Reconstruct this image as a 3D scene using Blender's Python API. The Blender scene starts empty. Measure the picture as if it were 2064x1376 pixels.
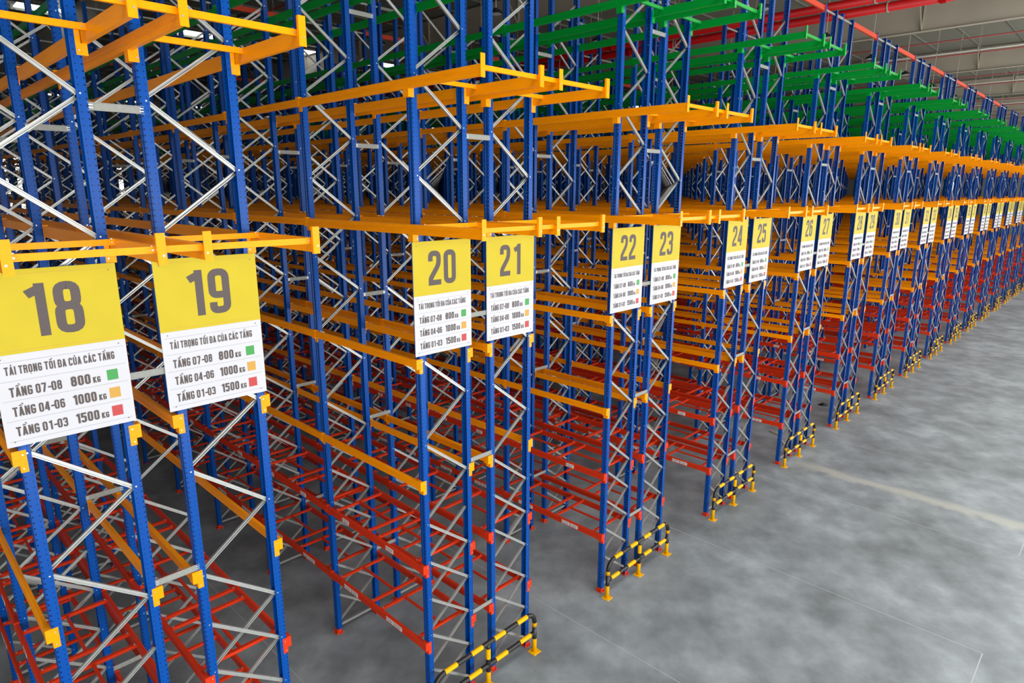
import bpy, bmesh, math, random
from mathutils import Vector, Matrix, Euler

random.seed(7)
SC = bpy.context.scene
COL = SC.collection

# ------------------------------------------------------------------ camera
CAM = bpy.data.cameras.new('camera')
CAM.sensor_width = 36.0
CAM.lens = 1298.262 / 2064.0 * 36.0
CAM.clip_start = 0.05
CAM.clip_end = 400
cam = bpy.data.objects.new('camera', CAM)
COL.objects.link(cam)
R = ((0.71628316, 0.6978075, 0.00177001),
     (0.1606581, -0.16244237, -0.97355095),
     (-0.67906363, 0.69762251, -0.22846316))
m = Matrix.Identity(4)
for i in range(3):
    m[i][0] = R[0][i]
    m[i][1] = -R[1][i]
    m[i][2] = -R[2][i]
m[0][3], m[1][3], m[2][3] = 7.86205, -0.95647, 9.21853
cam.matrix_world = m
SC.camera = cam

# ------------------------------------------------------------------ view, world, lights
SC.view_settings.view_transform = 'Standard'
SC.view_settings.look = 'None'
SC.view_settings.gamma = 1.0
SC.view_settings.use_curve_mapping = False
SC.view_settings.exposure = 0.0
SC.cycles.max_bounces = 5
SC.cycles.diffuse_bounces = 2
SC.cycles.glossy_bounces = 3
SC.cycles.transmission_bounces = 2
SC.cycles.transparent_max_bounces = 12
SC.cycles.caustics_reflective = False
SC.cycles.caustics_refractive = False

W = bpy.data.worlds.new('world')
SC.world = W
W.use_nodes = True
W.node_tree.nodes['Background'].inputs[0].default_value = (0.86, 0.93, 1.0, 1)
W.node_tree.nodes['Background'].inputs[1].default_value = 0.10


def area(name, loc, rot, sx, sy, power, col=(1, 1, 1), spread=math.pi):
    l = bpy.data.lights.new(name, 'AREA')
    l.shape = 'RECTANGLE'
    l.size = sx
    l.size_y = sy
    l.energy = power
    l.color = col
    l.spread = spread
    o = bpy.data.objects.new(name, l)
    o.location = loc
    o.rotation_euler = rot
    COL.objects.link(o)
    return o


# daylight through the long open loading side (towards -X), the near gable, and the roof lights
area('daylight_loading_side', (16.0, 38, 5.5), (0, math.radians(90), 0), 10, 100, 15000, (1.0, 0.985, 0.96))
area('daylight_near_gable', (6.0, -16, 6.0), (math.radians(90), 0, 0), 16, 10, 900, (1.0, 0.98, 0.96))
area('roof_light_over_cross_aisle', (7.5, 40, 16.9), (0, 0, 0), 5, 100, 6800, (0.97, 0.985, 1.0))

# ------------------------------------------------------------------ dimensions (metres)
P = 5.1087      # pitch of the double racks along Y
D = 0.92        # brace depth of a frame
G = 0.6094      # between the two rows of a double rack
ROW2 = D + G
L = 3.1297      # bay length
S = 0.7100      # brace node spacing
Z0 = 0.9263
TOP = 14.60
NB = 28         # bays in a row
NP = 18         # double racks
UX0, UX1 = -0.11, 0.0          # upright extents
YO, YI = -0.07, 0.03
EXT = 1.53


def nz(j):
    return Z0 + S * j


# ------------------------------------------------------------------ materials
def srgb(r, g, b):
    f = lambda c: (c / 255 / 12.92) if c / 255 <= 0.04045 else ((c / 255 + 0.055) / 1.055) ** 2.4
    return (f(r), f(g), f(b), 1)


def mat(name, col, rough=0.5, metal=0.0, spec=0.5, emit=None):
    mm = bpy.data.materials.new(name)
    mm.use_nodes = True
    b = mm.node_tree.nodes['Principled BSDF']
    b.inputs['Base Color'].default_value = col
    b.inputs['Roughness'].default_value = rough
    b.inputs['Metallic'].default_value = metal
    b.inputs['Specular IOR Level'].default_value = spec
    if emit:
        b.inputs['Emission Color'].default_value = emit[0]
        b.inputs['Emission Strength'].default_value = emit[1]
    return mm


def paint(name, col, rough=0.38, wear=0.10, scale=6.0, stretch=(1, 1, 1)):
    """painted steel with slight tone variation"""
    mm = mat(name, col, rough, 0.0, 0.16)
    nt = mm.node_tree
    b = nt.nodes['Principled BSDF']
    tc = nt.nodes.new('ShaderNodeTexCoord')
    mp = nt.nodes.new('ShaderNodeMapping')
    mp.inputs['Scale'].default_value = stretch
    n = nt.nodes.new('ShaderNodeTexNoise')
    n.inputs['Scale'].default_value = scale
    n.inputs['Detail'].default_value = 3
    nt.links.new(tc.outputs['Object'], mp.inputs[0])
    nt.links.new(mp.outputs[0], n.inputs['Vector'])
    r = nt.nodes.new('ShaderNodeMapRange')
    r.inputs['From Min'].default_value = 0.3
    r.inputs['From Max'].default_value = 0.7
    r.inputs['To Min'].default_value = 1 - wear
    r.inputs['To Max'].default_value = 1 + wear
    nt.links.new(n.outputs['Fac'], r.inputs['Value'])
    h = nt.nodes.new('ShaderNodeHueSaturation')
    h.inputs['Color'].default_value = col
    nt.links.new(r.outputs[0], h.inputs['Value'])
    nt.links.new(h.outputs[0], b.inputs['Base Color'])
    return mm


BLUE_C = srgb(0, 70, 152)
M_ORANGE = paint('orange_paint', srgb(255, 154, 0), 0.36, 0.05, 3, (1, 8, 8))
M_RED = paint('red_paint', srgb(208, 54, 22), 0.40, 0.07, 3, (1, 8, 8))
M_GREEN = paint('green_paint', srgb(0, 146, 50), 0.36, 0.05, 3, (1, 8, 8))
M_TIE = paint('tie_paint', srgb(205, 72, 46), 0.45, 0.05)
M_GALV = paint('galvanised', srgb(186, 189, 186), 0.34, 0.06, 20)
M_GALV.node_tree.nodes['Principled BSDF'].inputs['Metallic'].default_value = 0.6
M_GALV_D = paint('galvanised_dull', srgb(140, 143, 138), 0.5, 0.08, 25)
M_BLUE_FAR = mat('blue_paint_plain', BLUE_C, 0.38, 0.0, 0.14)
M_YEL = paint('guard_yellow', srgb(240, 176, 0), 0.35, 0.03)
M_BLK = mat('guard_black', srgb(28, 28, 28), 0.35)
M_WHITE = mat('sign_white', srgb(190, 191, 197), 0.5, 0.0, 0.3)
M_SYEL = paint('sign_yellow', srgb(186, 168, 38), 0.5, 0.02, 4)
M_TEXT = mat('sign_text', srgb(74, 64, 62), 0.6)
M_RULE = mat('sign_rule', srgb(152, 152, 158), 0.6)
M_SG = mat('swatch_green', srgb(44, 140, 58), 0.5)
M_SO = mat('swatch_orange', srgb(186, 140, 44), 0.5)
M_SR = mat('swatch_red', srgb(172, 46, 46), 0.5)
M_BOLT = mat('bolt_zinc', srgb(215, 218, 220), 0.3, 0.8)
M_SCREW = mat('screw_grey', srgb(96, 92, 84), 0.5, 0.3)
M_TAGW = mat('tag_white', srgb(225, 224, 220), 0.5)
M_TAGK = mat('tag_ink', srgb(60, 58, 62), 0.6)
M_PIPE = mat('pipe_red', srgb(176, 4, 10), 0.4, 0.0, 0.25)
M_PIPE_D = mat('pipe_oxide', srgb(140, 34, 30), 0.4)
M_ROOFST = paint('roof_steel', srgb(184, 176, 160), 0.55, 0.06, 0.6)
M_CONDUIT = mat('conduit', srgb(190, 188, 180), 0.45, 0.2)
M_LAMP = mat('lamp_black', srgb(22, 22, 24), 0.45)
M_LENS = mat('lamp_lens', srgb(190, 190, 190), 0.3)
M_SKY = mat('skylight', srgb(235, 240, 245), 0.4, emit=((0.93, 0.97, 1.0, 1), 3.0))
M_WIN = mat('window_daylight', srgb(235, 240, 245), 0.4, emit=((0.93, 0.97, 1.0, 1), 6.0))
M_WALL = paint('wall_sheet', srgb(150, 152, 150), 0.6, 0.04, 0.3)


def upright_material():
    """blue paint with rows of punched holes every 65 mm (object space)"""
    mm = mat('blue_paint_perforated', BLUE_C, 0.28, 0.0, 0.22)
    nt = mm.node_tree
    b = nt.nodes['Principled BSDF']
    tc = nt.nodes.new('ShaderNodeTexCoord')
    sx = nt.nodes.new('ShaderNodeSeparateXYZ')
    nt.links.new(tc.outputs['Object'], sx.inputs[0])

    def M(op, a, bb=None, cc=None):
        n = nt.nodes.new('ShaderNodeMath')
        n.operation = op
        for i, v in enumerate((a, bb, cc)):
            if v is None:
                continue
            if isinstance(v, (int, float)):
                n.inputs[i].default_value = v
            else:
                nt.links.new(v, n.inputs[i])
        return n.outputs[0]
    pitch = 0.065
    zf = M('MULTIPLY', M('SUBTRACT', M('FRACT', M('DIVIDE', sx.outputs['Z'], pitch)), 0.5), pitch)
    zz = M('MULTIPLY', zf, zf)

    def col(axis, c, r):
        d = M('SUBTRACT', axis, c)
        return M('LESS_THAN', M('ADD', M('MULTIPLY', d, d), zz), r * r)
    geo = nt.nodes.new('ShaderNodeNewGeometry')
    ob = nt.nodes.new('ShaderNodeVectorTransform')
    ob.vector_type = 'NORMAL'
    ob.convert_from = 'WORLD'
    ob.convert_to = 'OBJECT'
    nt.links.new(geo.outputs['True Normal'], ob.inputs[0])
    sn = nt.nodes.new('ShaderNodeSeparateXYZ')
    nt.links.new(ob.outputs[0], sn.inputs[0])
    isx = M('GREATER_THAN', M('ABSOLUTE', sn.outputs['X']), 0.7)
    isy = M('GREATER_THAN', M('ABSOLUTE', sn.outputs['Y']), 0.7)
    cx = M('MAXIMUM', col(sx.outputs['X'], -0.018, 0.0115), col(sx.outputs['X'], -0.092, 0.0115))
    cy = M('MAXIMUM', M('MAXIMUM', col(sx.outputs['Y'], -0.055, 0.009), col(sx.outputs['Y'], D + 0.055, 0.009)), M('MAXIMUM', col(sx.outputs['Y'], 0.004, 0.006), col(sx.outputs['Y'], D - 0.004, 0.006)))
    hy = M('MULTIPLY', cx, isy)
    h = M('MULTIPLY', cy, isx)
    mix = nt.nodes.new('ShaderNodeMix')
    mix.data_type = 'RGBA'
    mix.inputs['A'].default_value = BLUE_C
    mix.inputs['B'].default_value = srgb(4, 16, 50)
    nt.links.new(h, mix.inputs['Factor'])
    nt.links.new(mix.outputs['Result'], b.inputs['Base Color'])
    # the punched holes go right through the sheet
    tr = nt.nodes.new('ShaderNodeBsdfTransparent')
    ms = nt.nodes.new('ShaderNodeMixShader')
    out = nt.nodes['Material Output']
    nt.links.new(hy, ms.inputs['Fac'])
    nt.links.new(b.outputs[0], ms.inputs[1])
    nt.links.new(tr.outputs[0], ms.inputs[2])
    nt.links.new(ms.outputs[0], out.inputs['Surface'])
    return mm


M_BLUE = upright_material()


def floor_material():
    mm = mat('polished_concrete', srgb(150, 152, 154), 0.35)
    nt = mm.node_tree
    b = nt.nodes['Principled BSDF']
    tc = nt.nodes.new('ShaderNodeTexCoord')

    def noise(sc, det, mapscale=(1, 1, 1), rot=0, dist=0.0):
        mp = nt.nodes.new('ShaderNodeMapping')
        mp.inputs['Scale'].default_value = mapscale
        mp.inputs['Rotation'].default_value = (0, 0, rot)
        n = nt.nodes.new('ShaderNodeTexNoise')
        n.inputs['Scale'].default_value = sc
        n.inputs['Detail'].default_value = det
        n.inputs['Roughness'].default_value = 0.58
        n.inputs['Distortion'].default_value = dist
        nt.links.new(tc.outputs['Object'], mp.inputs[0])
        nt.links.new(mp.outputs[0], n.inputs['Vector'])
        return n.outputs['Fac']
    a = noise(0.30, 10, (1, 1, 1), 0.3, 0.25)
    c = noise(1.1, 12, (1, 1, 1), 0.9, 0.0)
    mx = nt.nodes.new('ShaderNodeMath')
    mx.operation = 'MULTIPLY_ADD'
    mx.inputs[1].default_value = 0.55
    nt.links.new(c, mx.inputs[0])
    mh = nt.nodes.new('ShaderNodeMath')
    mh.operation = 'MULTIPLY'
    mh.inputs[1].default_value = 0.45
    nt.links.new(a, mh.inputs[0])
    nt.links.new(mh.outputs[0], mx.inputs[2])
    cr = nt.nodes.new('ShaderNodeValToRGB')
    e = cr.color_ramp.elements
    e[0].position = 0.36
    e[0].color = srgb(102, 109, 111)
    e[1].position = 0.66
    e[1].color = srgb(160, 168, 171)
    mid = e.new(0.5)
    mid.color = srgb(129, 137, 140)
    nt.links.new(mx.outputs[0], cr.inputs[0])
    # small pale scuffs
    sc = noise(9, 6, (1, 1, 1), 0, 2.0)
    r = nt.nodes.new('ShaderNodeMapRange')
    r.inputs['From Min'].default_value = 0.66
    r.inputs['From Max'].default_value = 0.80
    r.inputs['To Max'].default_value = 0.35
    nt.links.new(sc, r.inputs['Value'])
    mix = nt.nodes.new('ShaderNodeMix')
    mix.data_type = 'RGBA'
    mix.inputs['B'].default_value = srgb(182, 186, 185)
    nt.links.new(cr.outputs[0], mix.inputs['A'])
    nt.links.new(r.outputs[0], mix.inputs['Factor'])
    # a drift of pale cement dust swept across the slab in front of racks 25 and 26
    sp = nt.nodes.new('ShaderNodeSeparateXYZ')
    nt.links.new(tc.outputs['Object'], sp.inputs[0])

    def mth(op, a_, b_):
        q = nt.nodes.new('ShaderNodeMath')
        q.operation = op
        for i_, v_ in enumerate((a_, b_)):
            if isinstance(v_, (int, float)):
                q.inputs[i_].default_value = v_
            else:
                nt.links.new(v_, q.inputs[i_])
        return q.outputs[0]
    wob = mth('MULTIPLY', mth('SUBTRACT', c, 0.5), 0.9)
    dist = mth('ABSOLUTE', mth('ADD', mth('SUBTRACT', sp.outputs['Y'], 20.95), wob), 0)
    mr = nt.nodes.new('ShaderNodeMapRange')
    mr.interpolation_type = 'SMOOTHSTEP'
    mr.inputs['From Min'].default_value = 0.05
    mr.inputs['From Max'].default_value = 0.42
    mr.inputs['To Min'].default_value = 0.62
    mr.inputs['To Max'].default_value = 0.0
    nt.links.new(dist, mr.inputs['Value'])
    fade = nt.nodes.new('ShaderNodeMapRange')
    fade.inputs['From Min'].default_value = 0.0
    fade.inputs['From Max'].default_value = 1.2
    nt.links.new(sp.outputs['X'], fade.inputs['Value'])
    mix2 = nt.nodes.new('ShaderNodeMix')
    mix2.data_type = 'RGBA'
    mix2.inputs['B'].default_value = srgb(180, 180, 168)
    nt.links.new(mix.outputs['Result'], mix2.inputs['A'])
    nt.links.new(mth('MULTIPLY', mr.outputs[0], fade.outputs[0]), mix2.inputs['Factor'])
    nt.links.new(mix2.outputs['Result'], b.inputs['Base Color'])
    rr = nt.nodes.new('ShaderNodeMapRange')
    rr.inputs['To Min'].default_value = 0.34
    rr.inputs['To Max'].default_value = 0.62
    nt.links.new(a, rr.inputs['Value'])
    nt.links.new(rr.outputs[0], b.inputs['Roughness'])
    return mm


M_FLOOR = floor_material()
M_JOINT = mat('floor_joint', srgb(172, 176, 177), 0.6)
M_BAND = mat('floor_dust', srgb(170, 170, 162), 0.55)


def roofsheet_material():
    mm = mat('roof_sheet', srgb(128, 130, 118), 0.5, 0.1)
    nt = mm.node_tree
    b = nt.nodes['Principled BSDF']
    tc = nt.nodes.new('ShaderNodeTexCoord')
    w = nt.nodes.new('ShaderNodeTexWave')
    w.wave_type = 'BANDS'
    w.bands_direction = 'Y'
    w.inputs['Scale'].default_value = 1.6
    nt.links.new(tc.outputs['Object'], w.inputs['Vector'])
    bp = nt.nodes.new('ShaderNodeBump')
    bp.inputs['Strength'].default_value = 0.6
    bp.inputs['Distance'].default_value = 0.05
    nt.links.new(w.outputs['Fac'], bp.inputs['Height'])
    nt.links.new(bp.outputs[0], b.inputs['Normal'])
    return mm


M_SHEET = roofsheet_material()


# ------------------------------------------------------------------ mesh helpers
class MB:
    """collects boxes, bars, prisms; builds ONE mesh"""

    def __init__(s):
        s.v, s.f, s.m = [], [], []
        s.mats = []

    def mi(s, material):
        if material not in s.mats:
            s.mats.append(material)
        return s.mats.index(material)

    def add(s, vs, fs, material):
        b = len(s.v)
        k = s.mi(material)
        s.v += [tuple(v) for v in vs]
        for f in fs:
            s.f.append(tuple(b + i for i in f))
            s.m.append(k)

    def box(s, x0, x1, y0, y1, z0, z1, material):
        if x0 > x1: x0, x1 = x1, x0
        if y0 > y1: y0, y1 = y1, y0
        if z0 > z1: z0, z1 = z1, z0
        s.add([(x0, y0, z0), (x1, y0, z0), (x1, y1, z0), (x0, y1, z0),
               (x0, y0, z1), (x1, y0, z1), (x1, y1, z1), (x0, y1, z1)],
              [(0, 3, 2, 1), (4, 5, 6, 7), (0, 1, 5, 4), (1, 2, 6, 5), (2, 3, 7, 6), (3, 0, 4, 7)], material)

    def prism(s, poly, frame, length, material, cap=True):
        """poly: 2D counter-clockwise points; frame = (origin, u, v, w): extruded along w by length"""
        o, u, v, w = [Vector(t) for t in frame]
        n = len(poly)
        vs = [o + u * p[0] + v * p[1] for p in poly] + [o + u * p[0] + v * p[1] + w * length for p in poly]
        fs = [(i, (i + 1) % n, n + (i + 1) % n, n + i) for i in range(n)]
        if cap:
            fs += [tuple(reversed(range(n))), tuple(range(n, 2 * n))]
        s.add(vs, fs, material)

    def bar(s, a, b, w, h, material, up=(1, 0, 0)):
        """box bar from a to b; w along 'up' x dir, h along up"""
        a, b, up = Vector(a), Vector(b), Vector(up)
        d = (b - a).normalized()
        u = d.cross(up).normalized()
        v = u.cross(d).normalized()
        s.prism([(-w / 2, -h / 2), (w / 2, -h / 2), (w / 2, h / 2), (-w / 2, h / 2)], (a, u, v, d), (b - a).length, material)

    def tube(s, pts, r, material, n=8, cap=True, closed_mats=None):
        pts = [Vector(p) for p in pts]
        rings = []
        b0 = len(s.v)
        ref = None
        for i, p in enumerate(pts):
            if i == 0: d = pts[1] - p
            elif i == len(pts) - 1: d = p - pts[i - 1]
            else: d = (pts[i + 1] - p).normalized() + (p - pts[i - 1]).normalized()
            d.normalize()
            if ref is None:
                ref = Vector((1, 0, 0)) if abs(d.x) < 0.9 else Vector((0, 0, 1))
            u = d.cross(ref).normalized()
            v = d.cross(u).normalized()
            for k in range(n):
                a = 2 * math.pi * k / n
                s.v.append(tuple(p + u * math.cos(a) * r + v * math.sin(a) * r))
        for i in range(len(pts) - 1):
            mt = closed_mats[i] if closed_mats else material
            k_ = s.mi(mt)
            for k in range(n):
                a, b = b0 + i * n + k, b0 + i * n + (k + 1) % n
                s.f.append((a, a + n, b + n, b))
                s.m.append(k_)
        if cap:
            k_ = s.mi(closed_mats[0] if closed_mats else material)
            s.f.append(tuple(b0 + k for k in range(n)))
            s.m.append(k_)
            e = b0 + (len(pts) - 1) * n
            k_ = s.mi(closed_mats[-1] if closed_mats else material)
            s.f.append(tuple(e + k for k in reversed(range(n))))
            s.m.append(k_)

    def mesh(s, name, smooth=False):
        me = bpy.data.meshes.new(name)
        me.from_pydata(s.v, [], s.f)
        for mt in s.mats:
            me.materials.append(mt)
        me.polygons.foreach_set('material_index', s.m)
        if smooth:
            me.polygons.foreach_set('use_smooth', [True] * len(s.f))
        me.update()
        return me


def link(name, me, parent=None, loc=(0, 0, 0), **props):
    o = bpy.data.objects.new(name, me)
    o.location = loc
    if parent is not None:
        o.parent = parent
    for k, v in props.items():
        o[k] = v
    COL.objects.link(o)
    return o


def thing(name, label, cat, loc, group=None, me=None):
    o = bpy.data.objects.new(name, me)
    o.location = loc
    o['label'] = label
    o['category'] = cat
    if group:
        o['group'] = group
    COL.objects.link(o)
    return o


# ------------------------------------------------------------------ rack part meshes (local: Y=0 at left bolts)
def upright_profile(mirror):
    t = 0.005
    outer = [(UX1, YI), (UX1, YO), (-0.034, YO), (-0.040, YO + 0.012), (-0.070, YO + 0.012), (-0.076, YO), (UX0, YO),
             (UX0, -0.040), (UX0 - 0.004, -0.036), (UX0 - 0.004, -0.018), (UX0, -0.014), (UX0, YI),
             (UX0 - 0.012, YI), (UX0 - 0.012, YO + t), (-0.078, YO + t), (-0.072, YO + 0.012 + t),
             (-0.038, YO + 0.012 + t), (-0.032, YO + t), (UX1 + t, YO + t), (UX1 + t, YI)]
    if mirror:
        outer = [(x, D - y) for x, y in outer]
    else:
        outer = list(reversed(outer))
    return outer


def upright_mesh(mirror):
    b = MB()
    b.prism(upright_profile(mirror), ((0, 0, 0.012), (1, 0, 0), (0, 1, 0), (0, 0, 1)), TOP - 0.012, M_BLUE)
    return b.mesh('upright')


def base_plate_mesh(mirror):
    b = MB()
    y0, y1 = -0.115, 0.055
    f = (lambda y: D - y) if mirror else (lambda y: y)
    b.box(-0.15, 0.04, f(y0), f(y1), 0, 0.012, M_RED)
    b.box(-0.116, 0.006, f(-0.082), f(-0.072), 0.012, 0.10, M_RED)
    b.box(0.001, 0.007, f(-0.075), f(0.02), 0.012, 0.09, M_RED)
    for x, y in ((-0.13, -0.098), (0.022, -0.098), (0.022, 0.04)):
        b.box(x - 0.01, x + 0.01, f(y) - 0.01, f(y) + 0.01, 0.012, 0.035, M_BOLT)
    return b.mesh('base_plate')


def brace_poly(w=0.046, d=0.036, t=0.006, g=1):
    # C channel seen end on, opening towards +v (g=1)
    return [(-w / 2, -d / 2 * g), (w / 2, -d / 2 * g), (w / 2, d / 2 * g), (w / 2 - t, d / 2 * g), (w / 2 - t, (-d / 2 + t) * g),
            (-w / 2 + t, (-d / 2 + t) * g), (-w / 2 + t, d / 2 * g), (-w / 2, d / 2 * g)]


def add_brace(b, ya, za, yb, zb, xc, simple=False, material=None, deep=False):
    material = material or M_GALV
    a, e = Vector((xc, ya, za)), Vector((xc, yb, zb))
    d = (e - a).normalized()
    if simple:
        b.bar(a, e, 0.046, 0.036, material)
        return
    # section: u in the frame plane (perpendicular to the bar), v along X: the channel opens to +X
    v = Vector((1, 0, 0))
    u = v.cross(d)
    if deep:
        b.prism([(-.021, -.018), (.021, -.018), (.021, .018), (.0125, .018), (.0125, -.012), (-.0125, -.012), (-.0125, .018), (-.021, .018)],
                (a, u, v, d), (e - a).length, material)
        return
    b.prism([(-.023, -.018), (.023, -.018), (.023, .018), (.0115, .018), (.0075, .006), (-.0075, .006), (-.0115, .018), (-.023, .018)],
            (a, u, v, d), (e - a).length, material)


YA, YB = 0.022, D - 0.022


def brace_list(odd):
    """(kind, z_start at left, z_end at right)"""
    out = []
    for j in range(4, -1, -1):
        out.append(('down', nz(j), nz(j - 1)))
    for j in range(-1, 4):
        out.append(('up', nz(j), nz(j + 1)))
    j = 5 if odd else 6
    while j <= 18:
        out.append(('down', nz(j), nz(j - 1)))
        j += 2
    j = 5 if odd else 4
    while j + 1 <= 18:
        out.append(('up', nz(j), nz(j + 1)))
        j += 2
    out.append(('flat', nz(-1) - 0.06, nz(-1) - 0.06))
    out.append(('flat', 14.46, 14.46))
    return out


def brace_mesh(kind):
    b = MB()
    if kind == 'down':
        add_brace(b, YA, -0.035, YB, -S + 0.0, -0.030)
        b.box(-0.002, 0.006, -0.012, 0.004, -0.026, -0.01, M_BOLT)
        b.box(-0.002, 0.006, D - 0.004, D + 0.012, -S - 0.008, -S + 0.008, M_BOLT)
    elif kind == 'up':
        add_brace(b, YA, 0.03, YB, S - 0.035, -0.072, deep=True)
    else:
        add_brace(b, YA, 0, YB, 0, -0.052)
    return b.mesh('brace_' + kind)


ME_BR = {k: brace_mesh(k) for k in ('down', 'up', 'flat')}
ME_UP = [upright_mesh(False), upright_mesh(True)]
ME_BP = [base_plate_mesh(False), base_plate_mesh(True)]

# levels: (connector top z, beam z0, beam z1, material key)
LEVELS = [('red', 1.505, 1.355, 1.49), ('red', 3.010, 2.86, 2.995), ('orange', 4.555, 4.415, 4.545), ('orange', 6.63, 6.49, 6.62),
          ('orange', 8.735, 8.57, 8.72), ('orange', 10.80, 10.635, 10.775), ('green', 12.82, 12.645, 12.785)]
MATS = {'red': M_RED, 'orange': M_ORANGE, 'green': M_GREEN}
BY0, BY1 = YO - 0.060, YO - 0.008        # beam thickness in front of the upright
SUP_X = [-2.865, -1.745, -1.415, -0.29]


def beam_mesh(color, h, ext=False):
    """local origin: z = beam top, x = 0 at the frame on its +X end, y = side 0 (front). Stepped box section."""
    b = MB()
    mt = MATS[color]
    x0, x1 = -L + 0.004, (EXT if ext else -0.001)
    y0, y1 = BY0, BY1
    gr = 0.006
    poly = [(y0, -h), (y1, -h), (y1, 0), (y0 + 0.016, 0), (y0, -0.012), (y0, -h * 0.40), (y0 + gr, -h * 0.45), (y0 + gr, -h * 0.60), (y0, -h * 0.65)]
    b.prism(poly, ((x0, 0, 0), (0, 1, 0), (0, 0, 1), (1, 0, 0)), x1 - x0, mt)
    me = b.mesh('beam_' + color)
    return me


def mirror_mesh(me):
    n = me.copy()
    for v in n.vertices:
        v.co.y = D - v.co.y
    n.flip_normals()
    return n


def connector_mesh(color, side, end=False):
    """side=+1: plate at the +X end of a beam, -1: at the -X end. local z=0 connector top"""
    b = MB()
    mt = MATS[color]
    if side > 0:
        xa, xb = -0.108, -0.056
        if end:
            xa, xb = -0.108, 0.0065
    else:
        xa, xb = -0.052, -0.004
    b.box(xa, xb, BY0 - 0.004, YO, -0.16, 0.0, mt)
    b.box(xa, xb, YO - 0.010, YO, -0.24, -0.16, mt)
    if end:
        b.box(0.001, 0.007, YO, -0.012, -0.15, 0.0, mt)
        b.box(0.001, 0.007, YO, -0.012, -0.24, -0.15, mt)
        b.box(0.007, 0.013, -0.052, -0.038, -0.055, -0.041, M_BOLT)
        b.box(0.007, 0.013, -0.060, -0.046, -0.205, -0.191, M_BOLT)
    return b.mesh('connector_' + color)


def bracket_mesh(color):
    """bracket that carries a cantilever beam at the end frame; z=0 at beam bottom"""
    b = MB()
    mt = MATS[color]
    b.box(-0.118, 0.007, BY0 + 0.006, YO, -0.11, 0.0, mt)
    b.box(0.001, 0.007, YO, -0.022, -0.11, 0.14, mt)
    b.box(0.007, 0.013, -0.054, -0.040, 0.07, 0.084, M_BOLT)
    b.box(0.007, 0.013, -0.054, -0.040, -0.07, -0.056, M_BOLT)
    return b.mesh('bracket_' + color)


def stop_mesh(color):
    b = MB()
    b.box(EXT, EXT + 0.008, BY0 - 0.01, BY1 + 0.016, -0.165, 0.12, MATS[color])
    b.box(EXT - 0.03, EXT, BY1 + 0.006, BY1 + 0.016, -0.165, 0.12, MATS[color])
    b.box(EXT + 0.008, EXT + 0.013, BY0 + 0.01, BY0 + 0.026, -0.09, -0.074, M_BOLT)
    return b.mesh('end_stop')


ME_BEAM, ME_CON, ME_BRK, ME_STOP = {}, {}, {}, {}
for c, h in (('red', 0.135), ('orange', 0.13), ('green', 0.14)):
    for e in (0, 1):
        if e and c == 'red':
            continue
        a = beam_mesh(c, 0.15 if e else h, bool(e))
        ME_BEAM[c, e] = (a, mirror_mesh(a))
    for sd in (1, -1):
        a = connector_mesh(c, sd)
        ME_CON[c, sd] = (a, mirror_mesh(a))
    a = connector_mesh(c, 1, True)
    ME_CON[c, 2] = (a, mirror_mesh(a))
    if c != 'red':
        a = bracket_mesh(c)
        ME_BRK[c] = (a, mirror_mesh(a))
        a = stop_mesh(c)
        ME_STOP[c] = (a, mirror_mesh(a))


def support_mesh():
    b = MB()
    b.box(-0.026, 0.026, BY1, D - BY1, -0.052, -0.004, M_RED)
    for y in (BY1 + 0.03, D - BY1 - 0.03):
        b.box(-0.012, 0.012, y - 0.012, y + 0.012, -0.005, 0.004, M_BOLT)
    return b.mesh('support_bar')


def inner_mesh():
    b = MB()
    b.box(-0.53, 0.53, D / 2 - 0.018, D / 2 + 0.018, -0.047, -0.007, M_RED)
    return b.mesh('inner_rail')


def ext_tie_mesh(color):
    b = MB()
    y0, y1 = BY1, D - BY1
    b.box(-0.02, 0.02, y0, y1, -0.062, 0.0, MATS[color])
    for y in (y0 + 0.03, y1 - 0.03):
        b.box(-0.009, 0.009, y - 0.009, y + 0.009, 0.0, 0.008, M_BOLT)
        b.box(0.02, 0.026, y - 0.008, y + 0.008, -0.04, -0.024, M_BOLT)
    return b.mesh('tie_bar')


def link_bar_mesh(color):
    b = MB()
    b.box(-0.02, 0.02, D - BY1 + 0.052, ROW2 + BY1 - 0.052, -0.062, 0.0, MATS[color])
    return b.mesh('link_bar')


ME_SUP, ME_INN = support_mesh(), inner_mesh()
ME_XT = {c: ext_tie_mesh(c) for c in ('orange', 'green')}
ME_LB = {c: link_bar_mesh(c) for c in ('orange', 'green')}


def spacer_mesh():
    b = MB()
    y0, y1 = D + 0.05, ROW2 - 0.03
    b.box(-0.006, 0.002, y0, y1, -0.04, 0.04, M_GALV_D)
    b.box(0.002, 0.006, y0, y1, -0.04, -0.034, M_GALV_D)
    b.box(0.002, 0.006, y0, y1, 0.034, 0.04, M_GALV_D)
    for y in (y0 + 0.03, y1 - 0.03):
        b.box(0.002, 0.008, y - 0.02, y + 0.02, 0.008, 0.02, M_BOLT)
        b.box(0.002, 0.008, y - 0.02, y + 0.02, -0.02, -0.008, M_BOLT)
    return b.mesh('row_spacer')


ME_SP = spacer_mesh()
SPACER_Z = [1.57, 4.61, 7.19, 10.04, 12.37, 14.44]


def tag_mesh(n):
    """rack plate on a beam: white with printed rows"""
    b = MB()
    for k in range(n):
        x = k * 0.255
        y = BY0 - 0.003
        b.box(x, x + 0.235, y, BY0 + 0.001, -0.118, -0.03, M_TAGW)
        b.box(x + 0.014, x + 0.026, y - 0.001, y, -0.105, -0.042, M_TAGK)
        for r_ in range(3):
            b.box(x + 0.05, x + 0.205 - 0.04 * (r_ == 2), y - 0.001, y, -0.060 - r_ * 0.024, -0.053 - r_ * 0.024, M_TAGK)
    return b.mesh('rack_plate')


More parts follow.
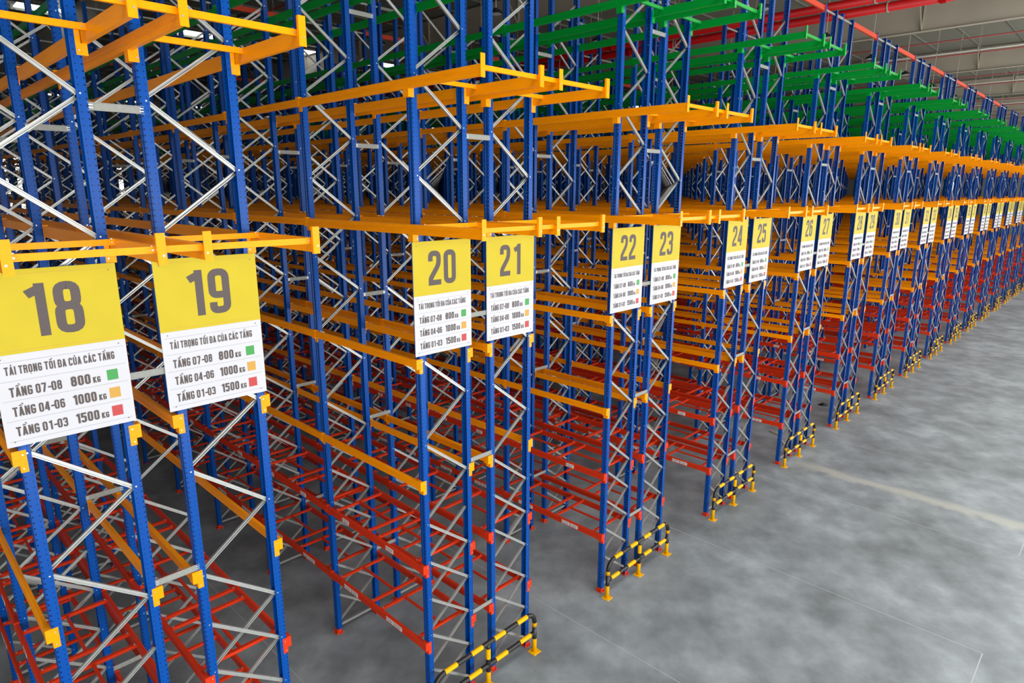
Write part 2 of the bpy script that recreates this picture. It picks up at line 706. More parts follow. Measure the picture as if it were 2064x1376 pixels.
ME_TAG = {1: tag_mesh(1), 2: tag_mesh(2)}


# ------------------------------------------------------------------ far part meshes (joined)
def far_uprights(b0, b1):
    """uprights of frames b0..b1 as one mesh"""
    b = MB()
    for mf in range(b0, b1 + 1):
        x = -mf * L
        for s_ in (0, 1):
            f = (lambda y: D - y) if s_ else (lambda y: y)
            x0, x1 = x + UX0, x + UX1
            ya, yb = f(YO), f(YI)
            pts = [(x1, yb), (x1, ya), (x0, ya), (x0, yb), (x0 + .006, yb), (x0 + .006, ya + (0.006 if not s_ else -0.006)),
                   (x1 - .006, ya + (0.006 if not s_ else -0.006)), (x1 - .006, yb)]
            if not s_:
                pts = list(reversed(pts))
            b.prism(pts, ((0, 0, 0), (1, 0, 0), (0, 1, 0), (0, 0, 1)), TOP, M_BLUE_FAR)
            b.box(x0 - 0.04, x1 + 0.04, f(-0.115), f(0.055), 0, 0.012, M_RED)
    return b.mesh('far_uprights')


def far_braces(b0, b1, odd):
    b = MB()
    for mf in range(b0, b1 + 1):
        x = -mf * L
        for kind, za, zb in brace_list(odd):
            if kind == 'down':
                add_brace(b, YA, za - 0.035, YB, zb, x - 0.03, True)
            elif kind == 'up':
                add_brace(b, YA, za + 0.03, YB, zb - 0.035, x - 0.075, True)
            else:
                add_brace(b, YA, za, YB, zb, x - 0.052, True)
    return b.mesh('far_braces')


def far_beams(b0, b1, even):
    """beams, connectors and support bars of bays b0..b1-1"""
    b = MB()
    for mb in range(b0, b1):
        x = -mb * L
        for color, ct, z0, z1 in LEVELS:
            mt = MATS[color]
            for s_ in (0, 1):
                f = (lambda y: D - y) if s_ else (lambda y: y)
                b.box(x - L + .004, x - .001, f(BY0), f(BY1), z0, z1, mt)
                b.box(x - 0.108, x - 0.056, f(BY0 - .004), f(YO), ct - 0.24, ct, mt)
                b.box(x - L - 0.052, x - L - 0.004, f(BY0 - .004), f(YO), ct - 0.24, ct, mt)
            if color == 'red':
                for sx in SUP_X:
                    b.box(x + sx - .02, x + sx + .02, BY1, D - BY1, z1 - .045, z1 - .005, M_RED)
                for sx in (-2.305, -0.8525):
                    b.box(x + sx - .53, x + sx + .53, D / 2 - .018, D / 2 + .018, z1 - .047, z1 - .007, M_RED)
        if even:
            for xx, zt, n in ((-2.56, 2.995, 1), (-1.10, 2.995, 1), (-2.64, 1.49, 2), (-1.19, 1.49, 2)):
                b.box(x + xx, x + xx + n * .25, BY0 - .003, BY0, zt - .118, zt - .03, M_TAGW)
    return b.mesh('far_beams')


CACHE = {}


def cached(fn, *a):
    k = (fn.__name__,) + a
    if k not in CACHE:
        CACHE[k] = fn(*a)
    return CACHE[k]


# ------------------------------------------------------------------ racks
def near_bays(k):
    return 5 if k <= 1 else 4 if k == 2 else 3 if k <= 4 else 2 if k <= 7 else 1


def brace_frames(k):
    """how many end frames have their braces as single objects"""
    return 4 if k <= 1 else 3 if k == 2 else 2 if k == 3 else 1 if k <= 6 else 0


NUM_OF = lambda k, r: 18 + 2 * k + r
ONES = 'zero one two three four five six seven eight nine ten eleven twelve thirteen fourteen fifteen sixteen seventeen eighteen nineteen'.split()


def word(n):
    if n < 20:
        return ONES[n]
    t_ = {2: 'twenty', 3: 'thirty', 4: 'forty', 5: 'fifty'}[n // 10]
    return t_ if n % 10 == 0 else t_ + '-' + ONES[n % 10]



for k in range(NP):
    for r in (0, 1):
        num = NUM_OF(k, r)
        odd = bool(r)
        far_note = 'blue pallet rack row ending under the sign numbered %s' % word(num)
        root = thing('pallet_rack', far_note, 'rack', (0, k * P + r * ROW2, 0), 'rows of blue pallet racking')
        nb = near_bays(k)
        nf = brace_frames(k)
        # frames 0..nb-1 singly, the rest joined
        for mf in range(nb):
            x = -mf * L
            for s_ in (0, 1):
                u = link('upright', ME_UP[s_], root, (x, 0, 0))
                link('base_plate', ME_BP[s_], u)
            if mf < nf:
                for kind, za, zb in brace_list(odd):
                    link('brace', ME_BR[kind], root, (x, 0, za))
        if nf < nb:
            link('far_braces', cached(far_braces, nf, nb - 1, odd), root, kind='stuff')
        link('far_uprights', cached(far_uprights, nb, NB), root, kind='stuff')
        link('far_braces', cached(far_braces, nb, NB, odd), root, kind='stuff')
        link('far_beams', cached(far_beams, nb, NB, r == 0), root, kind='stuff')
        for mb in range(nb):
            x = -mb * L
            for li, (color, ct, z0, z1) in enumerate(LEVELS):
                ext = 1 if (mb == 0 and li >= 4) else 0
                for s_ in (0, 1):
                    bm = link('beam', ME_BEAM[color, ext][s_], root, (x, 0, z1))
                    if k <= 7 or mb == 0:
                        link('connector', ME_CON[color, -1][s_], bm, (-L, 0, ct - z1))
                        if ext:
                            link('bracket', ME_BRK[color][s_], bm, (0, 0, -0.15))
                            link('end_stop', ME_STOP[color][s_], bm)
                        else:
                            link('connector', ME_CON[color, 2 if mb == 0 else 1][s_], bm, (0, 0, ct - z1))
                    if color == 'red' and s_ == 0 and r == 0 and k <= 8:
                        for xx in ((-2.64, -1.19) if li == 0 else (-2.56, -1.10)):
                            link('rack_plate', ME_TAG[2 if li == 0 else 1], bm, (xx, 0, 0), label='white printed rack plate')
                if color == 'red':
                    for sx in SUP_X:
                        link('support_bar', ME_SUP, root, (x + sx, 0, z1))
                    for sx in (-2.305, -0.8525):
                        link('inner_rail', ME_INN, root, (x + sx, 0, z1))
                if ext:
                    for sx in (1.45, 0.20):
                        link('tie_bar', ME_XT[color], root, (sx, 0, z1))
                    if r == 0:
                        link('link_bar', ME_LB[color], root, (1.45, 0, z1))
        if r == 0:
            for mf in range(0, nb + 2):
                for z in SPACER_Z:
                    link('row_spacer', ME_SP, root, (-mf * L, 0, z), label='galvanised row spacer')

# overhead aisle ties
b = MB()
y0, y1 = ROW2 + D - YO + 0.002, P + YO - 0.002
b.box(-0.085, -0.025, y0, y1, 14.41, 14.55, M_TIE)
b.box(-0.11, 0.0, y0, y0 + 0.008, 14.36, 14.58, M_TIE)
b.box(-0.11, 0.0, y1 - 0.008, y1, 14.36, 14.58, M_TIE)
me_tie = b.mesh('overhead_tie')
for k in range(10):
    for q, mf in enumerate((0, 4, 8)):
        where = 'at the rack ends' if q == 0 else ('four bays in' if q == 1 else 'eight bays in')
        thing('overhead_tie', 'red overhead tie beam between racks %s and %s, %s' % (word(19 + 2 * k), word(20 + 2 * k), where), 'beam',
              (-mf * L, k * P, 0), 'red overhead aisle ties', me_tie)


# ------------------------------------------------------------------ signs: condensed stroke lettering
def rounded(pts, rad, closed=False, seg=4):
    out = []
    n = len(pts)
    for i, p in enumerate(pts):
        if not closed and (i == 0 or i == n - 1):
            out.append(p)
            continue
        a, c = pts[(i - 1) % n], pts[(i + 1) % n]
        va, vc = Vector((a[0] - p[0], a[1] - p[1])), Vector((c[0] - p[0], c[1] - p[1]))
        r_ = min(rad, va.length * 0.49, vc.length * 0.49)
        pa, pc = Vector(p) + va.normalized() * r_, Vector(p) + vc.normalized() * r_
        for q in range(seg + 1):
            t = q / seg
            out.append(tuple((1 - t) ** 2 * pa + 2 * t * (1 - t) * Vector(p) + t * t * pc))
    return out


def strip(b, pts, t, sc, ox, oy, x, material, closed=False):
    """flat stroke of width t along pts; text plane = YZ, reading direction +Y, facing +X"""
    P2 = [Vector(p) for p in pts]
    n = len(P2)
    L_, R_ = [], []
    for i in range(n):
        if closed:
            d0, d1 = (P2[i] - P2[i - 1]), (P2[(i + 1) % n] - P2[i])
        else:
            d0 = P2[i] - P2[i - 1] if i else P2[1] - P2[0]
            d1 = P2[i + 1] - P2[i] if i < n - 1 else d0
        d0, d1 = d0.normalized(), d1.normalized()
        n0, n1 = Vector((-d0.y, d0.x)), Vector((-d1.y, d1.x))
        nn = (n0 + n1)
        if nn.length < 1e-6: nn = n0
        nn.normalize()
        k_ = t / 2 / max(0.45, nn.dot(n0))
        L_.append(P2[i] + nn * k_)
        R_.append(P2[i] - nn * k_)
    base = L_ + R_
    vs = [(x, ox + v.x * sc, oy + v.y * sc) for v in base]
    fs = []
    for i in range(n if closed else n - 1):
        j = (i + 1) % n
        fs.append((i, n + i, n + j, j))
    b.add(vs, fs, material)


def glyph(c, t=0.155, w=0.44):
    h = t / 2
    x0, x1, y0, y1, xm = h, w - h, h, 1 - h, w / 2
    r = 0.13
    G_ = {
        '0': [([(x0, y0), (x1, y0), (x1, y1), (x0, y1)], 1)],
        '1': [([(xm + .06, 0), (xm + .06, 1)], 0), ([(xm + .06, 0.90), (xm - .14, 0.80)], 2)],
        '2': [([(x0, .70), (x0, y1), (x1, y1), (x1, .60), (x0, .20), (x0, y0 - .0)], 0), ([(0, y0), (w, y0)], 2)],
        '3': [([(x0, .74), (x0, y1), (x1, y1), (x1, .54), (x0 + .06, .52)], 0), ([(x0 + .06, .52), (x1, .50), (x1, y0), (x0, y0), (x0, .26)], 0)],
        '4': [([(x1 - .03, 0), (x1 - .03, 1)], 2), ([(0, .27), (w, .27)], 2), ([(x0 - .02, .25), (x1 - .08, .98)], 2)],
        '5': [([(w, y1), (x0, y1)], 2), ([(x0, 1), (x0, .50)], 2), ([(x0, .58), (x1, .62), (x1, y0), (x0, y0), (x0, .26)], 0)],
        '6': [([(x1, .74), (x1, y1), (x0, y1), (x0, y0), (x1, y0), (x1, .58), (t + .002, .58)], 0)],
        '7': [([(0, y1), (w, y1)], 2), ([(x1, 1 - t), (xm - .05, 0)], 2)],
        '8': [([(x0 + .01, .53), (x1 - .01, .53), (x1 - .01, y1), (x0 + .01, y1)], 1), ([(x0, y0), (x1, y0), (x1, .53), (x0, .53)], 1)],
        '9': [([(x0, .26), (x0, y0), (x1, y0), (x1, y1), (x0, y1), (x0, .42), (w - t - .002, .42)], 0)],
        '-': [([(.06, .45), (w - .06, .45)], 2)],
        'T': [([(0, y1), (w, y1)], 2), ([(xm, 0), (xm, 1)], 2)],
        'A': [([(h * .8, 0), (xm - .01, .96)], 2), ([(w - h * .8, 0), (xm + .01, .96)], 2), ([(.1, .25), (w - .1, .25)], 2), ([(xm - .07, y1), (xm + .07, y1)], 2)],
        'I': [([(h, 0), (h, 1)], 2)],
        'R': [([(x0, 0), (x0, 1)], 2), ([(x0, y1), (x1, y1), (x1, .52), (x0, .52)], 0), ([(xm, .50), (x1, .46), (x1, 0)], 0)],
        'O': [([(x0, y0), (x1, y0), (x1, y1), (x0, y1)], 1)],
        'N': [([(x0, 0), (x0, 1)], 2), ([(x1, 0), (x1, 1)], 2), ([(x0, .97), (x1, .03)], 2)],
        'G': [([(x1, .70), (x1, y1), (x0, y1), (x0, y0), (x1, y0), (x1, .48)], 0), ([(xm - .02, .48), (w, .48)], 2)],
        'D': [([(x0, 0), (x0, 1)], 2), ([(x0, y1), (x1, y1), (x1, y0), (x0, y0)], 0)],
        'C': [([(x1, .68), (x1, y1), (x0, y1), (x0, y0), (x1, y0), (x1, .32)], 0)],
        'U': [([(x0, 1), (x0, y0), (x1, y0), (x1, 1)], 0)],
        'K': [([(x0, 0), (x0, 1)], 2), ([(x1 + .02, 1), (x0, .42)], 2), ([(x0 + .08, .56), (x1 + .03, 0)], 2)],
    }
    ww = {'I': t, '1': 0.36, '-': 0.30}.get(c, w)
    return G_[c], ww, r


MARK = {  # diacritics: hook, dot, circumflex, acute, grave, bar
    'h': [[(-.05, 1.20), (.05, 1.20), (.05, 1.13), (0, 1.10), (0, 1.06)]],
    'd': [[(-.06, -.14), (.06, -.14)]],
    'c': [[(-.13, 1.08), (0, 1.18), (.13, 1.08)]],
    'a': [[(-.06, 1.08), (.08, 1.24)]],
    'g': [[(-.08, 1.24), (.06, 1.08)]],
    'e': [[(.10, 1.20), (.22, 1.32)]],
    'f': [[(.12, 1.36), (.24, 1.20)]],
}
TXT = {'1': [('T', ''), ('A', 'h'), ('I', ''), (' ', ''), ('T', ''), ('R', ''), ('O', 'd'), ('N', ''), ('G', ''), (' ', ''), ('T', ''), ('O', 'ce'), ('I', ''),
             (' ', ''), ('D', 'b'), ('A', ''), (' ', ''), ('C', ''), ('U', 'h'), ('A', ''), (' ', ''), ('C', ''), ('A', 'a'), ('C', ''), (' ', ''),
             ('T', ''), ('A', 'cf'), ('N', ''), ('G', '')]}
TANG = [('T', ''), ('A', 'cf'), ('N', ''), ('G', ''), (' ', '')]


def plain(s):
    return [(c, '') for c in s]


def text_width(seq, t, gap):
    x = 0
    for c, _ in seq:
        x += (0.20 if c == ' ' else glyph(c, t)[1] + gap)
    return x - gap


def draw_text(b, seq, y, z, h, width=None, t=0.155, gap=0.085, x=0.0, material=None):
    """z = baseline, h = cap height, width = fit to this width"""
    material = material or M_TEXT
    tw = text_width(seq, t, gap) * h
    kx = (width / tw) if width else 1.0
    cx = 0.0
    lay = 0
    for c, mk in seq:
        if c == ' ':
            cx += 0.20
            continue
        strokes, ww, rad = glyph(c, t)
        tmp = MB()
        for pts, mode in strokes:
            lay = (lay + 1) % 3
            pp = pts if mode == 2 else rounded(pts, rad, mode == 1)
            strip(tmp, pp, t, 1.0, 0, 0, lay * 0.0004, material, mode == 1)
        if 'b' in mk:
            strip(tmp, [(-.07, .5), (.22, .5)], .10, 1.0, 0, 0, 0.0013, material)
        for q in mk:
            if q in MARK:
                for pts in MARK[q]:
                    strip(tmp, [(p[0] + ww / 2, p[1]) for p in pts], .095, 1.0, 0, 0, 0, material)
        b.add([(x + v[0], y + (cx + v[1]) * h * kx, z + v[2] * h) for v in tmp.v], tmp.f, material)
        cx += ww + gap


SW, SH = 1.17, 1.775       # sign size
SYL = -0.155               # left edge relative to the row's Y
SZT = 8.46                 # top
ME_S = {}
b = MB()
b.box(0, 0.012, 0, SW, -SH, 0, M_WHITE)
ME_S['board'] = b.mesh('board')
b = MB()
b.box(0.012, 0.0145, 0.0, SW, -0.83, 0, M_SYEL)
ME_S['yellow_panel'] = b.mesh('yellow_panel')
b = MB()
draw_text(b, TXT['1'], 0.085, -1.035, 0.085, 0.96, t=0.17, gap=0.10, x=0.0136)
ME_S['heading'] = b.mesh('heading')
for i, (rng, kg) in enumerate((('07-08', '800'), ('04-06', '1000'), ('01-03', '1500'))):
    zb = (-1.262, -1.465, -1.672)[i]
    b = MB()
    draw_text(b, TANG + plain(rng), 0.095, zb, 0.098, 0.44, t=0.17, x=0.0136)
    ky = 0.615 if i == 0 else 0.605
    kw = 0.178 if i == 0 else 0.220
    ME_S['range%d' % i] = b.mesh('range_text')
    b = MB()
    draw_text(b, plain(kg), ky, zb, 0.108, kw, t=0.18, x=0.0136)
    draw_text(b, plain('KG'), ky + kw + 0.022, zb, 0.064, 0.070, t=0.18, x=0.0136)
    ME_S['load%d' % i] = b.mesh('load_text')
    b = MB()
    b.box(0.012, 0.0136, 0.95, 1.055, zb + 0.0, zb + 0.115, (M_SG, M_SO, M_SR)[i])
    ME_S['sw%d' % i] = b.mesh('color_square')
b = MB()
b.box(0.012, 0.0128, 0.03, SW - 0.03, -0.0022, 0.0022, M_RULE)
ME_S['rule'] = b.mesh('rule_line')
b = MB()
b.box(0.0145, 0.0152, 0.03, SW - 0.03, -0.0016, 0.0016, M_SO)
ME_S['rule_o'] = b.mesh('rule_line')
b = MB()
b.tube([(0.012, 0, 0), (0.018, 0, 0)], 0.006, M_SCREW, 6)
ME_S['screw'] = b.mesh('screw')


def number_mesh(n):
    b = MB()
    s_ = str(n)
    h = 0.535
    seq = plain(s_)
    w_ = text_width(seq, 0.155, 0.10) * h * 1.06
    kx0 = (SW - w_) / 2 - 0.015
    draw_text(b, seq, kx0, -0.685, h, w_, t=0.155, gap=0.10, x=0.0155)
    return b.mesh('number')


for k in range(NP):
    for r in (0, 1):
        num = NUM_OF(k, r)
        root = thing('load_sign', 'yellow and white load sign with the number %s' % word(num), 'sign',
                     (0.010, k * P + r * ROW2 + SYL, SZT), 'numbered load signs')
        link('board', ME_S['board'], root)
        link('yellow_panel', ME_S['yellow_panel'], root)
        link('number', number_mesh(num), root)
        for z in (-0.905, -1.10, -1.30, -1.51, -1.72):
            link('rule_line', ME_S['rule'], root, (0, 0, z))
        for z in (-0.798, -0.047):
            link('rule_line', ME_S['rule_o'], root, (0, 0, z))
        link('heading_text', ME_S['heading'], root)
        for i in range(3):
            link('range_text', ME_S['range%d' % i], root)
            link('load_text', ME_S['load%d' % i], root)
            link('color_square', ME_S['sw%d' % i], root, label=('green', 'orange', 'red')[i] + ' square')
        for y, z in ((0.07, -0.07), (SW - 0.07, -0.07), (0.07, -0.87), (SW - 0.07, -0.87), (0.07, -SH + 0.05), (SW - 0.07, -SH + 0.05)):
            link('screw', ME_S['screw'], root, (0, y, z))

# ------------------------------------------------------------------ tube guards
GX = 0.225
GR = 0.047


def guard_meshes():
    out = {}
    # top rail incl. bends and the end posts' upper part, as banded tube
    ya, yb, zt = 0.0, 2.60, 0.93
    bend = 0.24

    def seg_mesh(pts_m, name):
        b = MB()
        pts = [p for p, _ in pts_m]
        ms = [m_ for _, m_ in pts_m][1:]
        b.tube(pts, GR, M_YEL, 14, True, ms)
        me = b.mesh(name, True)
        return me
    Y_, K_ = M_YEL, M_BLK
    lst = [((0, ya, 0.60), K_), ((0, ya, zt - bend), Y_)]
    for q in range(1, 7):
        a = math.pi / 2 * q / 6
        lst.append(((0, ya + bend * (1 - math.cos(a)), zt - bend + bend * math.sin(a)), K_))
    ys = [0.27, 0.52, 0.78, 1.04]
    inner = yb - 2 * bend
    n = 7
    cuts = [0.27, 0.34, 0.27, 0.30, 0.27, 0.34, 0.27]
    tot = sum(cuts)
    y = bend
    for i, c_ in enumerate(cuts):
        y += c_ / tot * inner
        lst.append(((0, ya + y, zt), Y_ if i % 2 == 0 else K_))
    for q in range(1, 7):
        a = math.pi / 2 * q / 6
        lst.append(((0, yb - bend + bend * math.sin(a), zt - bend + bend * math.cos(a)), K_))
    lst.append(((0, yb, 0.60), Y_))
    out['top_rail'] = seg_mesh(lst, 'top_rail')
    lst = [((0, ya + GR, 0.45), K_)]
    y = GR
    for i, c_ in enumerate([0.07, 0.27, 0.32, 0.27, 0.34, 0.27, 0.32, 0.27, 0.07]):
        y += c_ * (yb - 2 * GR) / 2.20
        lst.append(((0, y, 0.45), K_ if i % 2 == 0 else Y_))
    out['lower_rail'] = seg_mesh(lst, 'lower_rail')
    out['post'] = seg_mesh([((0, 0, 0.012), Y_), ((0, 0, 0.32), Y_), ((0, 0, 0.60), K_)], 'post')
    out['middle_post'] = seg_mesh([((0, 0, 0.012), Y_), ((0, 0, 0.32), Y_), ((0, 0, 0.60), K_), ((0, 0, 0.82), Y_), ((0, 0, zt), K_)], 'middle_post')
    b = MB()
    b.box(-0.10, 0.10, -0.10, 0.10, 0, 0.012, M_YEL)
    for x_, y_ in ((-.075, -.075), (.075, -.075), (.075, .075), (-.075, .075)):
        b.tube([(x_, y_, 0.012), (x_, y_, 0.03)], 0.012, M_BOLT, 6)
    out['base_plate'] = b.mesh('base_plate')
    return out


MG = guard_meshes()
for k in range(1, NP):
    root = thing('tube_guard', 'yellow and black tube guard in front of racks %s and %s' % (word(18 + 2 * k), word(19 + 2 * k)), 'guard rail',
                 (GX, k * P - 0.147, 0), 'rack end guards')
    link('top_rail', MG['top_rail'], root)
    link('lower_rail', MG['lower_rail'], root)
    for y in (0, 2.60):
        p_ = link('post', MG['post'], root, (0, y, 0))
        link('base_plate', MG['base_plate'], p_)
    p_ = link('post', MG['middle_post'], root, (0, 1.30, 0))
    link('base_plate', MG['base_plate'], p_)

# ------------------------------------------------------------------ floor, walls
XW, XE, YN, YF = -92.0, 18.0, -18.0, 101.0
b = MB()
b.box(XW, XE, YN, YF, -0.2, 0.0, M_FLOOR)
floor = link('floor', b.mesh('floor'), kind='structure')
b = MB()
b.box(XW, 6.82, -0.007, 0.007, 0.0005, 0.0015, M_JOINT)
me_j = b.mesh('joint')
for k in range(0, 12):
    link('joint_line', me_j, floor, (0, 3.82 + k * 5.06, 0))
b = MB()
b.box(-0.010, 0.010, 0, 5.06, 0.0005, 0.0015, M_JOINT)
me_j2 = b.mesh('joint_cross')
for k in (-1, 1, 3, 5, 7):
    link('joint_line', me_j2, floor, (6.83, 3.82 + k * 5.06, 0))

b = MB()
b.box(XW - 0.3, XW, YN, YF, 0, 17.4, M_WALL)
wl = link('wall_left', b.mesh('wall_left'), kind='structure')
b = MB()
b.box(XW, XE, YF, YF + 0.3, 0, 17.4, M_WALL)
wf = link('wall_far', b.mesh('wall_far'), kind='structure')
nwin = 1
b = MB()
b.box(0, 0.06, -0.75, 0.75, -0.9, 0.9, M_WIN)
b.box(0.06, 0.10, -0.02, 0.02, -0.9, 0.9, M_ROOFST)
b.box(0.06, 0.10, -0.75, 0.75, -0.02, 0.02, M_ROOFST)
for a_ in (-0.8, 0.75):
    b.box(0.0, 0.12, a_, a_ + 0.05, -0.95, 0.95, M_ROOFST)
for a_ in (-0.95, 0.9):
    b.box(0.0, 0.12, -0.75, 0.75, a_, a_ + 0.05, M_ROOFST)
me_w = b.mesh('window')
for y in [2.6 + 12.0 * i for i in range(8)]:
    for z in (7.2, 9.6, 12.0):
        link('window_%d' % nwin, me_w, None, (XW, y, z), kind='structure')
        nwin += 1
b = MB()
b.box(-0.27, 0.27, -0.06, 0, -0.5, 0.5, M_WIN)
b.box(-0.32, 0.32, -0.08, 0, -0.56, -0.5, M_ROOFST)
b.box(-0.32, 0.32, -0.08, 0, 0.5, 0.56, M_ROOFST)
me_w2 = b.mesh('window')
for x in (-11.2, -11.95, -13.3):
    link('window_%d' % nwin, me_w2, None, (x, YF, 9.9), kind='structure')
    nwin += 1

# ------------------------------------------------------------------ roof
ZR = 17.25
b = MB()
sky_x = [(-30.6, -29.4), (-63, -61.8)]
xs = [XW]
for a_, c_ in sorted(sky_x):
    xs += [a_, c_]
xs += [XE]
for i in range(0, len(xs), 2):
    b.box(xs[i], xs[i + 1], YN, YF, ZR, ZR + 0.15, M_SHEET)
ceil = link('ceiling', b.mesh('ceiling'), kind='structure')
b = MB()
for yy in range(-18, 100, 6):
    b.box(-0.6, 0.6, yy + 0.1, yy + 3.4, ZR + 0.02, ZR + 0.08, M_SKY)
me_sk = b.mesh('skylight_panel')
for a_, c_ in sky_x:
    link('skylight_panel', me_sk, ceil, ((a_ + c_) / 2, 0, 0), label='bright skylight strip')
# purlins run along Y under the sheet
b = MB()
b.box(-0.004, 0.004, YN, YF, ZR - 0.09, ZR, M_SHEET)
b.box(-0.004, 0.06, YN, YF, ZR - 0.094, ZR - 0.09, M_SHEET)
me_pu = b.mesh('purlin')
x = -0.6 + 2.0 * 9
while x > XW:
    link('purlin', me_pu, ceil, (x, 0, 0))
    x -= 2.0


def rafter_mesh():
    b = MB()
    zb, zt = 16.0, ZR - 0.10
    b.box(XW, XE, -0.006, 0.006, zb, zt, M_ROOFST)
    b.box(XW, XE, -0.13, 0.13, zb - 0.016, zb, M_ROOFST)
    b.box(XW, XE, -0.13, 0.13, zt, zt + 0.004, M_ROOFST)
    return b.mesh('rafter')


def stiff_mesh():
    b = MB()
    b.box(-0.006, 0.006, -0.12, -0.006, 16.0, ZR - 0.10, M_ROOFST)
    b.bar((0.0, -0.13, 16.06), (0.0, -0.95, ZR - 0.1), 0.04, 0.04, M_ROOFST)
    return b.mesh('stiffener')


me_ra, me_st = rafter_mesh(), stiff_mesh()
raf_y = [-4.9, 7.9, 20.5, 33.4, 46.2, 59.0, 71.8, 84.6, 97.0]
for y in raf_y:
    ra = link('rafter', me_ra, ceil, (0, y, 0))
    x = 11.4
    while x > -60:
        link('stiffener', me_st, ra, (x, 0, 0))
        x -= 6.0


# sprinkler mains, branches, conduits
def pipe(name, label, cat, y, z, r_, material, group, hang=6.0, n=8, flanges=False):
    b = MB()
    b.tube([(XW + 0.5, 0, 0), (16.5, 0, 0)], r_, material, n)
    o = thing(name, label, cat, (0, y, z), group, b.mesh(name, True))
    b = MB()
    zt = ZR - z
    b.box(-0.006, 0.006, -0.006, 0.006, r_, zt, M_CONDUIT)
    b.tube([(-0.02, 0, 0), (0.02, 0, 0)], r_ * 1.14, M_CONDUIT, n)
    hm = b.mesh('hanger')
    x = 12.4
    while x > -50:
        link('hanger', hm, o, (x, 0, 0))
        x -= hang
    if flanges:
        b = MB()
        b.tube([(-0.09, 0, 0), (0.09, 0, 0)], r_ * 1.18, material, 12)
        fm = b.mesh('coupling')
        x = 14.0
        while x > -60:
            link('coupling', fm, o, (x, 0, 0))
            x -= 6.0
    return o


pipe('sprinkler_main', 'thick red sprinkler main under the roof, nearer of the pair', 'pipe', 23.5, 15.25, 0.135, M_PIPE, None, 4.0, 12, True)
pipe('sprinkler_main', 'thick red sprinkler main under the roof, farther of the pair', 'pipe', 24.85, 15.25, 0.15, M_PIPE, None, 4.0, 12, True)
pipe('conduit_pipe', 'thin pale conduit running between the two thick red mains', 'pipe', 24.1, 15.30, 0.03, M_CONDUIT, None, 4.0)
ys_ = [12.0, 16.2, 36.2, 40.2, 48.5, 52.6, 62.0, 66.0, 74.5, 78.5]
ORD = ['first', 'second', 'third', 'fourth', 'fifth', 'sixth', 'seventh', 'eighth']
grp = 'thin dark red sprinkler branches'
beyond = [y for y in ys_ if y > 25]
for y in ys_:
    if y > 25:
        lab = '%s thin dark red sprinkler pipe beyond the thick red mains' % ORD[beyond.index(y)]
    else:
        lab = 'thin dark red sprinkler pipe in front of the mains, %s of the two' % ('nearer' if y < 14 else 'farther')
    pipe('sprinkler_branch', lab, 'pipe', y, 15.98, 0.030, M_PIPE_D, grp if y > 25 else 'near sprinkler branches', 6.0)
for y, w_ in ((39.9, 'second'), (52.3, 'fourth'), (65.7, 'sixth')):
    pipe('conduit_pipe', 'thin pale conduit beside the %s dark red pipe beyond the mains' % w_, 'pipe', y, 16.05, 0.028, M_CONDUIT, 'pale conduits', 6.0)


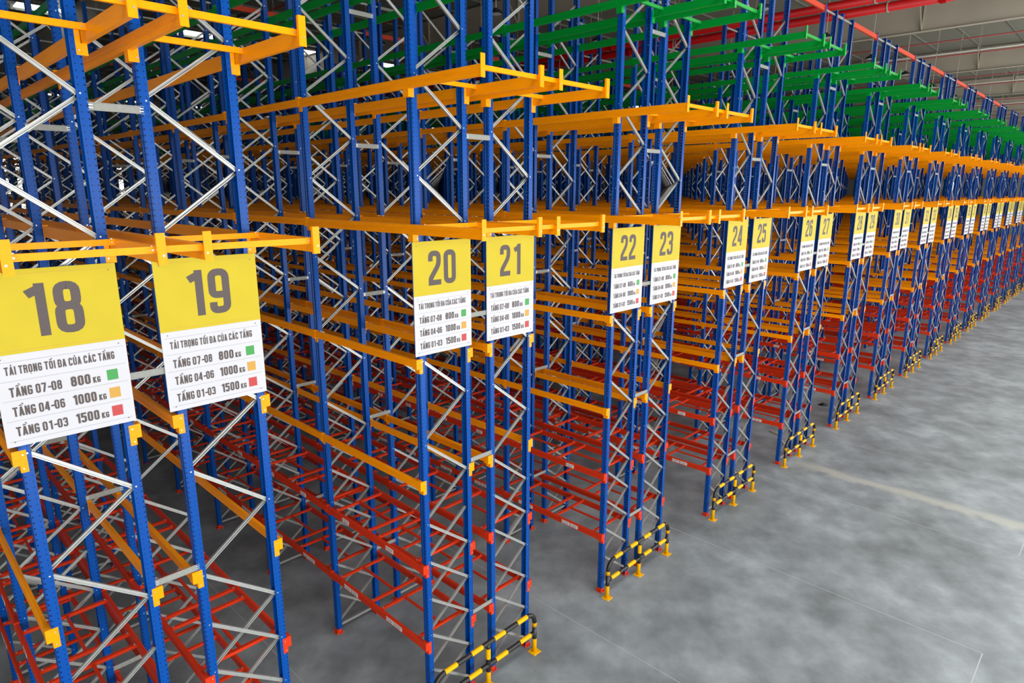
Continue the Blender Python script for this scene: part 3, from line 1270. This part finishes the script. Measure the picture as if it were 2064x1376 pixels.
# high-bay lamps: black disc with fins on a rod
def lamp_meshes():
    b = MB()
    n = 16
    prof = [(0.02, 0.16), (0.06, 0.15), (0.07, 0.08), (0.19, 0.045), (0.20, 0.0), (0.17, -0.015)]
    base = len(b.v)
    k_ = b.mi(M_LAMP)
    for rr, zz in prof:
        for q in range(n):
            a = 2 * math.pi * q / n
            b.v.append((rr * math.cos(a), rr * math.sin(a), zz))
    for i in range(len(prof) - 1):
        for q in range(n):
            a, c = base + i * n + q, base + i * n + (q + 1) % n
            b.f.append((a, a + n, c + n, c))
            b.m.append(k_)
    b.f.append(tuple(base + q for q in range(n)))
    b.m.append(k_)
    for q in range(8):
        a = 2 * math.pi * q / 8
        b.bar((0.06 * math.cos(a), 0.06 * math.sin(a), 0.09), (0.17 * math.cos(a), 0.17 * math.sin(a), 0.055), 0.01, 0.05, M_LAMP, (0, 0, 1))
    house = b.mesh('housing')
    b = MB()
    b.tube([(0, 0, -0.014), (0, 0, -0.022)], 0.168, M_LENS, 16)
    lens = b.mesh('lens')
    b = MB()
    b.tube([(0, 0, 0.16), (0, 0, 2.805)], 0.012, M_CONDUIT, 6)
    rod = b.mesh('rod')
    return house, lens, rod


LM = lamp_meshes()
for k in range(0, 12):
    y = k * P + ROW2 + D + 1.33
    for q, x in enumerate((-1.3, -7.4, -13.5)):
        if k < 2 and q == 0 or k > 9 and q:
            continue
        w_ = ('nearest the ends', 'second from the ends', 'third from the ends')[q]
        o = thing('high_bay_lamp', 'black high bay lamp above the aisle between racks %s and %s, %s' % (word(19 + 2 * k), word(20 + 2 * k), w_),
                  'lamp', (x, y, 14.45), 'black high bay lamps')
        link('housing', LM[0], o)
        link('lens', LM[1], o)
        link('rod', LM[2], o)

# two small things left on the floor
b = MB()
b.prism([(-.03, 0), (.03, 0), (.03, .035), (-.03, .035)], ((-0.27, 0.12, 0.001), (0.42, 0.907, 0), (0, 0, 1), (0.907, -0.42, 0)), 0.62,
        paint('batten_wood', srgb(168, 158, 128), 0.7, 0.1, 8))
thing('wooden_batten', 'short pale wooden batten lying on the floor beside rack twenty-six', 'batten', (-1.27, 23.15, 0), None, b.mesh('wooden_batten'))
b = MB()  # small dark object of unknown kind, modelled as a low uneven lump
n = 12
rr = [(0.0, 0.10), (0.06, 0.085), (0.12, 0.05), (0.15, 0.018), (0.155, 0.001)]
k_ = b.mi(M_LAMP)
for i, (r0, z0_) in enumerate(rr):
    for q in range(n):
        a = 2 * math.pi * q / n
        w_ = 1 + 0.22 * math.sin(2 * a + 0.6) + 0.10 * math.sin(5 * a + i)
        b.v.append((r0 * math.cos(a) * w_ * 1.25, r0 * math.sin(a) * w_, z0_ * (1 + 0.15 * math.sin(3 * a))))
for i in range(len(rr) - 1):
    for q in range(n):
        a, c = i * n + q, i * n + (q + 1) % n
        b.f.append((a, a + n, c + n, c))
        b.m.append(k_)
thing('dark_scrap', 'small unidentified dark rag on the aisle floor near rack twenty-eight', 'scrap', (-1.15, 28.03, 0), None, b.mesh('dark_scrap', True))
